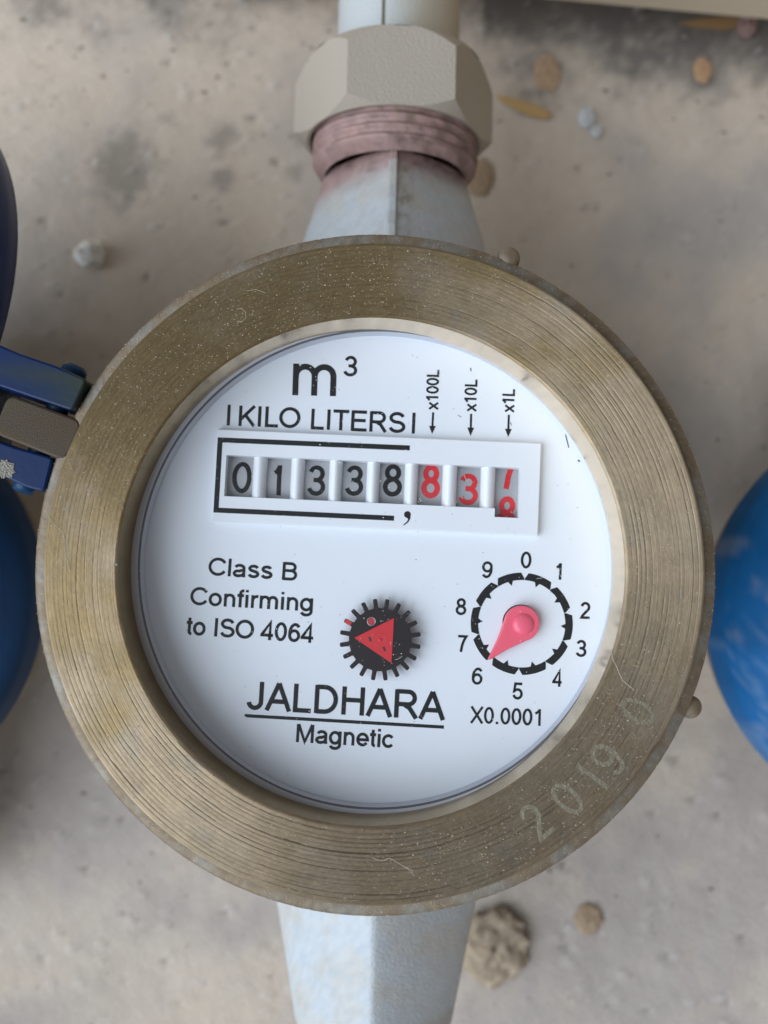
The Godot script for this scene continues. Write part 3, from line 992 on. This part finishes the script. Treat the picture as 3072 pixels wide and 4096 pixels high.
func star_wheel(root: Node3D) -> void:
	var c := Vector2(1.05, 9.55)
	var b := MB.new()
	b.col = Color(0.045, 0.038, 0.036)  # silvered wheel; its dark mirror reflection is put into the colour
	var pts := PackedVector2Array()
	for k in 20:
		var a := deg_to_rad(-90.0 - 8.8 + 18.0 * k)
		var rd := Vector2.from_angle(a)
		var sd := Vector2(-rd.y, rd.x)
		pts.append(c + Vector2.from_angle(a - 0.09) * 4.2)
		pts.append(c + rd * 4.32 - sd * 0.31)
		pts.append(c + rd * 5.3 - sd * 0.29)
		pts.append(c + rd * 5.45 - sd * 0.2)
		pts.append(c + rd * 5.45 + sd * 0.2)
		pts.append(c + rd * 5.3 + sd * 0.29)
		pts.append(c + rd * 4.32 + sd * 0.31)
		pts.append(c + Vector2.from_angle(a + 0.09) * 4.2)
	prism(b, pts, 90.2, 90.75, 0.06)
	var w := obj("star_wheel", b, mats["silvered metal"], root)
	var sh := MB.new()
	sh.col = Color(0.5, 0.03, 0.03)
	var under := PackedVector2Array()
	for k in 32:
		under.append(c + Vector2.from_angle(TAU * k / 32.0) * 3.9)
	prism(sh, under, 89.9, 90.19)
	lathe(sh, [[Vector2(0.8, 89.92), Vector2(0.8, 88.9)]], 16, Vector3(c.x, 0, c.y))
	obj("wheel_underside", sh, mats["red paint"], w)
	var tb := MB.new()
	tb.col = Color(0.60, 0.012, 0.02)
	prism(tb, PackedVector2Array([Vector2(-2.42, 9.36), Vector2(2.87, 6.58), Vector2(2.65, 12.63)]), 90.74, 91.05, 0.10)
	var t := obj("red_triangle", tb, mats["red paint"], w)
	var pv := MB.new()
	pv.col = Color(0.55, 0.02, 0.025)
	lathe(pv, [[Vector2(0.01, 91.14), Vector2(0.2, 91.13), Vector2(0.27, 91.0)], [Vector2(0.72, 91.04), Vector2(0.8, 91.09), Vector2(0.88, 91.04)]], 24, Vector3(c.x, 0, c.y))
	obj("pivot", pv, mats["red paint"], t)
	for q in [[-0.32, 9.5], [1.6, 10.75]]:
		var h := MB.new()
		h.col = Color(0.03, 0.02, 0.02)
		prism(h, rounded([Vector2(q[0] - 0.28, q[1] - 0.3), Vector2(q[0] + 0.12, q[1] - 0.28), Vector2(q[0] + 0.28, q[1] + 0.35), Vector2(q[0] - 0.02, q[1] + 0.28)], 0.08, 3), 91.0, 91.065)
		obj("slot", h, mats["red paint"], t)
	var hl := MB.new()
	hl.col = Color(0.42, 0.03, 0.04)
	lathe(hl, [[Vector2(0.01, 90.765), Vector2(0.5, 90.765)]], 24, Vector3(-0.18, 0, 7.15))
	obj("round_hole", hl, mats["red paint"], w)
	var rim := MB.new()
	rim.col = Color(0.35, 0.33, 0.32)
	lathe(rim, [[Vector2(0.5, 90.77), Vector2(0.55, 90.80), Vector2(0.6, 90.75)]], 24, Vector3(-0.18, 0, 7.15))
	obj("hole_rim", rim, mats["silvered metal"], w)
	# one tooth has lost its metal coat
	var rt := MB.new()
	rt.col = Color(0.55, 0.03, 0.03)
	var a := deg_to_rad(-90.0 - 8.8 + 18.0 * 17)
	var rd := Vector2.from_angle(a)
	var sd := Vector2(-rd.y, rd.x)
	prism(rt, PackedVector2Array([c + rd * 4.4 - sd * 0.27, c + rd * 5.36 - sd * 0.25, c + rd * 5.36 + sd * 0.25, c + rd * 4.4 + sd * 0.27]), 90.7, 90.78, 0.03)
	obj("bare_red_tooth", rt, mats["red paint"], w)

func lid_tint(p: Vector3) -> Color:
	var c := Color(0.002, 0.018, 0.10)
	c *= 1.0 + 0.3 * fbm(p.x, p.z, 0.1)
	return Color(c.r, c.g, c.b)

func lid(root: Node3D) -> void:
	# dish of the lid, open side up, swung right over beside the ring
	var b := MB.new()
	var ce := Vector3(-100.3, 0, -39.8)
	var tint := func(p: Vector3) -> Color: return lid_tint(p)
	lathe(b, [[Vector2(41.6, 87.4), Vector2(42.2, 90.0), Vector2(42.6, 92.0)], [Vector2(42.6, 92.0), Vector2(42.8, 92.4), Vector2(43.6, 92.6), Vector2(44.6, 92.5), Vector2(45.1, 92.0)], [Vector2(45.1, 92.0), Vector2(44.8, 89.0), Vector2(43.6, 86.0), Vector2(40.5, 84.0), Vector2(30.0, 82.4), Vector2(20.0, 82.0), Vector2(0.02, 82.0)], [Vector2(0.02, 84.0), Vector2(22.0, 84.3), Vector2(38.0, 85.5), Vector2(41.6, 87.4)]], 160, ce, tint)
	# it hangs a little below level from the hinge
	var pv := Vector3(-58.3, 92.0, -22.9)
	var tilt := Basis(Vector3(0.38, 0, -0.926).normalized(), deg_to_rad(-30.0))
	for k in b.v.size():
		b.v[k] = pv + tilt * (b.v[k] - pv)
		b.n[k] = tilt * b.n[k]
	var L := obj("blue_lid", b, mats["blue plastic"], root)
	L.set_meta("label", "dark navy open lid hanging off the hinge")
	for arm in [[[Vector2(-57.0, -31.2), Vector2(-50.6, -28.6), Vector2(-46.98, -27.1), Vector2(-42.08, -25.55), Vector2(-37.87, -23.75), Vector2(-39.58, -19.58), Vector2(-46.52, -21.75), Vector2(-58.0, -25.4)], 96.6], [[Vector2(-42.2, -13.5), Vector2(-43.15, -9.0), Vector2(-45.35, -9.45), Vector2(-48.96, -11.0), Vector2(-59.0, -14.9), Vector2(-59.0, -18.8), Vector2(-47.5, -14.9)], 95.6]]:
		var k := MB.new()
		k.col = Color(0.001, 0.019, 0.082)
		prism(k, rounded(arm[0], 0.7, 4), 86.5, arm[1], 0.3)
		for j in k.v.size():
			k.c[j] = k.col.lerp(Color(0.035, 0.045, 0.015), 0.8 * smoothstep(-41.5, -38.5, k.v[j].x))
		obj("hinge_arm", k, mats["blue plastic"], L)
	var web := MB.new()
	web.col = Color(0.004, 0.02, 0.07)
	prism(web, PackedVector2Array([Vector2(-58.0, -25.0), Vector2(-51.5, -23.5), Vector2(-53.0, -13.6), Vector2(-59.0, -15.0)]), 84.0, 91.5, 0.3)
	obj("lid_web", web, mats["blue plastic"], L)
	var pin := MB.new()
	pin.col = Color(0.006, 0.045, 0.11)
	# hinge pin through lug and arms, along the tangent of the ring
	var u := Vector3(0.358, 0, -0.934)
	var w := Vector3(0.934, 0, 0.358)
	var o := Vector3(-44.2, 92.2, -17.6)
	var GP := PackedVector3Array()
	var prof := [Vector2(0.02, 9.6), Vector2(1.2, 9.5), Vector2(1.75, 8.9), Vector2(1.8, 8.0), Vector2(1.5, 7.5), Vector2(1.5, -8.0), Vector2(1.35, -9.0), Vector2(0.02, -9.1)]
	for a in 28:
		var t := TAU * a / 28.0
		for p in prof:
			GP.append(o + u * p.y + w * (p.x * cos(t)) + Vector3.UP * (p.x * sin(t)))
	pin.grid(GP, 28, prof.size(), true)
	obj("hinge_pin", pin, mats["blue plastic"], L)
	# a smear of dried cement on the lower arm
	var sm := MB.new()
	sm.col = Color(0.30, 0.28, 0.23)
	var so := PackedVector2Array()
	for k in 22:
		var an := TAU * k / 22.0
		so.append(Vector2(-48.4, -11.9) + Vector2.from_angle(an) * (1.25 + 0.55 * noise.get_noise_2d(cos(an) * 1.6 + 3.0, sin(an) * 1.6)))
	prism(sm, so, 95.5, 95.72, 0.08)
	obj("cement_smear", sm, mats["stone"], L)

# figures struck lightly into the brass: thin polished strokes
func stamps(root: Node3D) -> void:
	for q in [["2", 21.1, 31.0, 42.0], ["0", 24.9, 28.2, 50.0], ["1", 27.9, 25.6, 55.0], ["9", 29.9, 23.2, 58.0], ["0", 33.6, 17.2, 62.0]]:
		var t := MB.new()
		t.col = Color(0.21, 0.178, 0.122)
		var ex := Vector2.from_angle(deg_to_rad(-q[3]))
		var ey := Vector2(ex.y, -ex.x)
		var c := Vector2(q[1], q[2])
		var w := 1.35 if q[0] != "1" else 0.5
		letters(t, q[0], c - ex * w - ey * 2.4, c + ex * w - ey * 2.4, 4.8, flat(TOP - 0.006), 0.115, 0.0, 0.012)
		obj("stamped_numeral", t, mats["galvanised fitting"], root)

func speck() -> ArrayMesh:
	var b := MB.new()
	var p := [Vector3(1, 0, 0.1), Vector3(-0.2, 0, 0.9), Vector3(-0.9, 0, -0.2), Vector3(0.1, 0, -0.8)]
	var t := Vector3(0.1, 0.8, 0.0)
	for k in 4:
		var a: Vector3 = p[k]
		var d: Vector3 = p[(k + 1) % 4]
		b.tri(a, d, t, a + d + Vector3.UP)
	return b.mesh(mats["dust"])

func scatter(called: String, parent: Node3D, places: Array, mesh: Mesh) -> void:
	var mm := MultiMesh.new()
	mm.transform_format = MultiMesh.TRANSFORM_3D
	mm.use_colors = true
	mm.mesh = mesh
	mm.instance_count = places.size()
	for k in places.size():
		mm.set_instance_transform(k, places[k][0])
		mm.set_instance_color(k, places[k][1])
	var o := MultiMeshInstance3D.new()
	o.name = called
	o.multimesh = mm
	o.set_meta("kind", "stuff")
	parent.add_child(o, true)

func speck_at(p: Vector3, size: float) -> Transform3D:
	var bs := Basis(Vector3.UP, rng.randf() * TAU).scaled(Vector3(size * rng.randf_range(0.7, 1.6), size * 0.7, size * rng.randf_range(0.5, 1.0)))
	return Transform3D(bs, p * S)

func dust(root: Node3D) -> void:
	var sp := speck()
	var ring := []
	while ring.size() < 9000:
		var r := sqrt(rng.randf_range(32.6 * 32.6, 41.6 * 41.6))
		var t := rng.randf() * TAU
		var p := Vector3(r * cos(t), TOP - 0.01, r * sin(t))
		if rng.randf() > 1.9 * hash01(p.x, p.z, 0.12) - 0.45 + 0.35 * hash01(p.x, p.z + 60.0, 0.6):
			continue
		var k := rng.randf()
		var c := Color(0.34, 0.285, 0.20).lerp(Color(0.60, 0.54, 0.44), k * k * k)
		ring.append([speck_at(p, 0.05 + 0.075 * pow(rng.randf(), 3.0)), c])
	for k in 120:
		var r := sqrt(rng.randf_range(32.6 * 32.6, 41.6 * 41.6))
		var t := rng.randf() * TAU
		ring.append([speck_at(Vector3(r * cos(t), TOP - 0.02, r * sin(t)), rng.randf_range(0.05, 0.12)), Color(0.06, 0.05, 0.045)])
	for k in 1500:
		var r := rng.randf_range(42.4, 44.2)
		var t := rng.randf() * TAU
		ring.append([speck_at(Vector3(r * cos(t), 95.5 - maxf(0.0, r - 43.4) * 0.5, r * sin(t)), rng.randf_range(0.04, 0.11)), Color(0.50, 0.45, 0.38) * rng.randf_range(0.5, 1.3)])
	scatter("brass_dust", root, ring, sp)
	var gl := []
	while gl.size() < 1700:
		var r := sqrt(rng.randf()) * 31.6
		var t := rng.randf() * TAU
		var p := Vector3(r * cos(t) - 0.3, 91.76, r * sin(t))
		if rng.randf() > 0.35 + 0.8 * hash01(p.x + 50.0, p.z, 0.07):
			continue
		gl.append([speck_at(p, 0.04 + 0.07 * pow(rng.randf(), 3.0)), Color(0.82, 0.82, 0.80)])
	for k in 260:
		var r := sqrt(rng.randf()) * 31.6
		var t := rng.randf() * TAU
		gl.append([speck_at(Vector3(r * cos(t) - 0.3, 91.76, r * sin(t)), 0.035 + 0.05 * pow(rng.randf(), 2.0)), Color(0.05, 0.045, 0.04)])
	scatter("glass_dust", root, gl, sp)
	# stray fibres lying on the brass
	for q in [[[-41.6, -5.7, -40.9, -4.7, -40.3, -4.2, -39.6, -3.6, -39.3, -2.4, -39.2, -0.7, -38.8, 0.2, -38.5, 1.2], 0.085], [[0.8, 36.0, 1.5, 36.3, 2.3, 36.3, 2.9, 36.0, 3.4, 36.2, 4.6, 36.9, 5.8, 37.4, 6.0, 38.1, 5.5, 37.5, 5.0, 37.1], 0.08], [[30.2, 9.8, 30.5, 11.0, 30.8, 11.5, 31.3, 12.7, 31.7, 13.5, 33.1, 14.6], 0.10], [[-18.3, -33.0, -17.6, -33.1, -17.1, -32.6, -17.0, -31.9, -17.5, -31.4, -18.2, -31.4], 0.06], [[-17.0, -35.4, -15.8, -35.6, -14.6, -35.2], 0.05]]:
		var f := MB.new()
		f.col = Color(0.50, 0.45, 0.36)
		stroke(f, ln(q[0]), q[1] * 0.7, 0.0, 0.05, flat(TOP))
		obj("fibre", f, mats["dust"], root)
	for k in 22:
		var c0 := Vector2.from_angle(rng.randf() * TAU) * sqrt(rng.randf()) * 29.0
		var an := rng.randf() * TAU
		var pts := [c0]
		for j in 4:
			an += rng.randf_range(-0.7, 0.7)
			pts.append(pts[j] + Vector2.from_angle(an) * rng.randf_range(0.15, 0.4))
		var f := MB.new()
		f.col = Color(0.72, 0.72, 0.70)
		stroke(f, pts, rng.randf_range(0.03, 0.055), 0.0, 0.04, flat(91.76))
		obj("lint", f, mats["dust"], root)

func nut_rows(t: float) -> Array:
	var dev := fposmod(rad_to_deg(t) - 55.0 - 30.0 + 30.0, 60.0) - 30.0
	var rho := 15.6 / cos(deg_to_rad(dev))
	var f := maxf(0.0, rho - 15.75)
	return [Vector2(15.1, -82.0), Vector2(15.1, -76.6), Vector2(15.75, -76.5), Vector2(rho, -76.5 - f * 0.7), Vector2(rho, -90.2 + f * 1.35), Vector2(15.75, -90.2), Vector2(10.0, -90.2)]

func connector() -> void:
	var root := thing("pipe_connector", "pale metal hex nut and tail pipe screwed on the meter's pink primed thread", "pipe fitting")
	var b := MB.new()
	var n := 120
	var tint := func(p: Vector3) -> Color:
		var c := Color(0.48, 0.415, 0.335) * (1.0 + 0.06 * fbm(p.x, p.z, 0.06))
		return Color(c.r, c.g, c.b)
	for a in n:
		var t0 := TAU * a / n + deg_to_rad(55.0)
		var t1 := TAU * (a + 1) / n + deg_to_rad(55.0)
		var r0 := nut_rows(t0 + 1e-5)
		var r1 := nut_rows(t1 - 1e-5)
		var tm := (t0 + t1) / 2
		for k in 6:
			var q := [r0[k], r1[k], r1[k + 1], r0[k + 1]]
			var tt := [t0, t1, t1, t0]
			var p := []
			for j in 4:
				p.append(Vector3(0.7 + q[j].x * cos(tt[j]), 50.0 + q[j].x * sin(tt[j]), q[j].y))
			b.col = tint.call((p[0] + p[2]) / 2)
			var rad := Vector3(cos(tm), sin(tm), 0)
			var hint: Vector3 = [-rad, Vector3(0, 0, 1), Vector3(0, 0, 1) + rad, rad, rad + Vector3(0, 0, -1), Vector3(0, 0, -1)][k]
			b.quad(p[0], p[1], p[2], p[3], hint)
	# colours per corner so that the facets carry no steps
	for k in b.v.size():
		b.c[k] = tint.call(b.v[k])
	obj("hex_nut", b, mats["galvanised fitting"], root)
	var p := MB.new()
	var pt := func(q: Vector3) -> Color:
		var c := Color(0.54, 0.56, 0.55).lerp(Color(0.52, 0.46, 0.36), smoothstep(-4.0, 8.0, q.x + 3.0 * fbm(q.x, q.z, 0.2)))  # cool left, warm right: the side light is painted into the pipe
		return Color(c.r, c.g, c.b)
	var run := []
	for k in 20:
		run.append(Vector2(11.0 + 0.05 * sin(k), -90.0 - k * 5.0))
	lathe_z(p, [fine_run(run, 1.5)], 90, 1.2, 50.0, pt)
	var tp := obj("tail_pipe", p, mats["galvanised fitting"], root)
	var seam := MB.new()
	seam.col = Color(0.16, 0.135, 0.09)
	for s in 1:
		hex_box(seam, Vector3(-1.6, 60.0, -190.0), Vector3(0.55, 0, 0), Vector3(0, 0.85, 0), Vector3(0, 0, 100.0))
	obj("weld_seam", seam, mats["galvanised fitting"], tp)

func scuffed(p: Vector3) -> Color:
	var c := Color(0.004, 0.118, 0.33)
	c *= 1.0 + 0.25 * fbm(p.x, p.z, 0.12)
	# long rubbed streaks and chalky scrapes
	var a := 0.9
	var u := p.x * cos(a) + p.z * sin(a)
	var w := -p.x * sin(a) + p.z * cos(a)
	var s := noise.get_noise_3d(u * 0.06, w * 0.7, 3.0)
	c = c.lerp(Color(0.30, 0.42, 0.55), 0.22 * smoothstep(0.1, 0.5, s) * smoothstep(-14.0, 10.0, p.z))
	c = c.lerp(Color(0.42, 0.42, 0.40), 0.25 * smoothstep(0.2, 0.5, fbm(p.x + 31.0, p.z, 0.13)))
	return Color(c.r, c.g, c.b)

func navy(p: Vector3) -> Color:  # blue lid on its shaded side, the shade painted into the colour
	var c := Color(0.003, 0.026, 0.075) * (1.0 + 0.25 * fbm(p.x, p.z, 0.15))
	return Color(c.r, c.g, c.b)

func dome(k: float) -> Array:
	var out := []
	for p in [Vector2(0.02, 61.0), Vector2(8.0, 60.8), Vector2(16.0, 59.8), Vector2(23.0, 58.2), Vector2(29.0, 56.0), Vector2(33.5, 53.2), Vector2(36.5, 50.0), Vector2(38.0, 47.0), Vector2(38.3, 44.0), Vector2(38.2, 38.0)]:
		out.append(Vector2(p.x, 44.0 + (p.y - 44.0) * (k if p.y > 44.0 else 1.0)))
	return fine_run(out, 1.5)

func neighbours() -> void:
	for q in [[Vector3(98.8, 0, 7.0), "second smaller water meter with scuffed bright blue domed lid, right of the open one", scuffed], [Vector3(-101.9, 0, 8.0), "third smaller water meter with clean blue domed lid painted dark as in shade, below the open lid", navy]]:
		var root := thing("water_meter", q[1], "water meter", q[0], "smaller water meters in the row")
		var b := MB.new()
		var flat_top := 1.0 if q[2] == scuffed else 0.45
		lathe(b, [dome(flat_top), [Vector2(38.2, 38.0), Vector2(36.0, 37.6)]], 140, Vector3.ZERO, func(p: Vector3) -> Color: return q[2].call(p))
		obj("domed_lid", b, mats["scuffed plastic"], root)
		var r := MB.new()
		lathe(r, [[Vector2(34.0, 40.0), Vector2(36.6, 37.5), Vector2(36.6, 31.0), Vector2(33.0, 28.0), Vector2(31.0, 22.0), Vector2(24.0, 8.0), Vector2(18.0, 0.4)]], 100, Vector3.ZERO, cast_tint)
		for s in [-1.0, 1.0]:
			var run := [Vector2(17.0, 18.0), Vector2(14.5, 34.0), Vector2(12.5, 50.0), Vector2(12.5, 62.0), Vector2(6.0, 62.2)]
			if s > 0.0:
				run.reverse()
			else:
				for k in run.size():
					run[k] = Vector2(run[k].x, -run[k].y)
			lathe_z(r, [run], 60, 0.0, 20.0, cast_tint)
		obj("meter_body", r, mats["cast brass"], root)

func blob(rx: float, ry: float, rz: float, rough: float, freq: float, seedv: float, col: Color, var_c: float) -> MB:
	var b := MB.new()
	var P := PackedVector3Array()
	var C := PackedColorArray()
	var nu := 40
	var nv := 22
	for a in nu:
		var t := TAU * a / nu
		for k in nv:
			var f := PI * k / (nv - 1)
			var d := Vector3(sin(f) * cos(t), cos(f), sin(f) * sin(t))
			var h := 1.0 + rough * noise.get_noise_3d(d.x * freq + seedv, d.y * freq, d.z * freq)
			# flatten facets
			h *= 1.0 - 0.15 * absf(noise.get_noise_3d(d.x * freq * 0.6, d.y * freq * 0.6 + seedv, d.z * freq * 0.6))
			P.append(Vector3(d.x * rx, d.y * ry + ry * 0.75, d.z * rz) * h)
			var cc := col * (1.0 + var_c * noise.get_noise_3d(d.x * freq * 2.0, d.y * freq * 2.0, d.z * freq * 2.0 + seedv))
			C.append(Color(cc.r, cc.g, cc.b))
	b.grid(P, nu, nv, true, C)
	return b

func litter() -> void:
	for q in [
		["pebble", "white pebble lying alone on the beige floor above the hinge", "pebble", -70.1, -71.9, 3.4, 2.7, 3.1, 0.28, 1.1, Color(0.86, 0.83, 0.76), 0.15],
		["mortar_lump", "large rough brown grey mortar lump beside the lower pipe", "rubble", 25.5, 82.2, 7.4, 1.9, 8.2, 0.34, 1.7, Color(0.43, 0.335, 0.235), 0.55],
		["pebble", "small tan pebble near the large mortar lump", "pebble", 46.4, 76.1, 3.0, 0.6, 3.4, 0.25, 1.4, Color(0.42, 0.30, 0.19), 0.4],
		["pebble", "flat orange brown pebble between the hex nut and the dark dirt", "pebble", 35.4, -116.9, 3.4, 0.45, 4.6, 0.22, 1.3, Color(0.52, 0.35, 0.22), 0.3],
		["pebble", "small orange pebble on the edge of the dark dirt below the board", "pebble", 71.5, -118.0, 2.2, 0.5, 3.2, 0.25, 1.4, Color(0.56, 0.34, 0.19), 0.3],
		["pebble", "tan pebble half hidden beside the pink thread", "pebble", 20.1, -91.7, 3.2, 0.5, 4.6, 0.22, 1.3, Color(0.42, 0.30, 0.19), 0.3],
		["plaster_crumb", "larger of two white plaster crumbs on the floor right of the nut", "plaster crumb", 44.6, -106.2, 2.0, 0.9, 2.6, 0.25, 1.4, Color(0.62, 0.62, 0.62), 0.2],
		["plaster_crumb", "smaller of two white plaster crumbs on the floor right of the nut", "plaster crumb", 46.9, -102.9, 1.5, 0.8, 1.5, 0.25, 1.4, Color(0.62, 0.62, 0.60), 0.2],
		["pebble", "pinkish pebble at the tip of the wood splinter under the board", "pebble", 81.5, -128.0, 2.4, 1.6, 2.6, 0.4, 1.6, Color(0.40, 0.26, 0.23), 0.3]]:
		var b := blob(q[5], q[6], q[7], q[8], q[9], q[3], q[10], q[11])
		var o := obj(q[0], b, mats["stone"], self)
		o.position = Vector3(q[3], 0, q[4]) * S
		tag(o, q[1], q[2])
	for q in [["long yellow wood splinter lying on the floor beside the hex nut", 29.8, -108.7, 6.8, 1.5, 20.0, Color(0.50, 0.32, 0.13)], ["brown wood splinter in the dark dirt below the board", 74.2, -129.3, 8.0, 1.6, -2.0, Color(0.34, 0.20, 0.09)]]:
		var b := MB.new()
		b.col = q[6]
		var L: float = q[3]
		var w: float = q[4]
		prism(b, PackedVector2Array([Vector2(-L, -0.2), Vector2(-L * 0.5, -w * 0.7), Vector2(L * 0.4, -w), Vector2(L, -w * 0.5), Vector2(L * 0.95, w * 0.6), Vector2(L * 0.3, w), Vector2(-L * 0.6, w * 0.5)]), 0.0, 0.8, 0.3)
		var o := obj("wood_splinter", b, mats["wood"], self)
		o.position = Vector3(q[1], 0.2, q[2]) * S
		o.rotation.y = deg_to_rad(-q[5])
		tag(o, q[0], "wood splinter")
	# loose grit over the floor
	var sp := speck()
	var gr := []
	for k in 1100:
		var x := rng.randf_range(-100.0, 100.0)
		var z := rng.randf_range(-140.0, 110.0)
		var near := z < -100.0
		if not near and rng.randf() < 0.45:
			continue
		var v := rng.randf()
		var c := Color(0.16, 0.13, 0.10).lerp(Color(0.50, 0.46, 0.40), v * v)
		gr.append([speck_at(Vector3(x, 0.15, z), 0.18 + 0.6 * pow(rng.randf(), 4.0)), c])
	scatter("floor_grit", self, gr, sp)
	var g := get_node("floor_grit")
	g.set_meta("label", "loose grit and crumbs scattered over the floor")
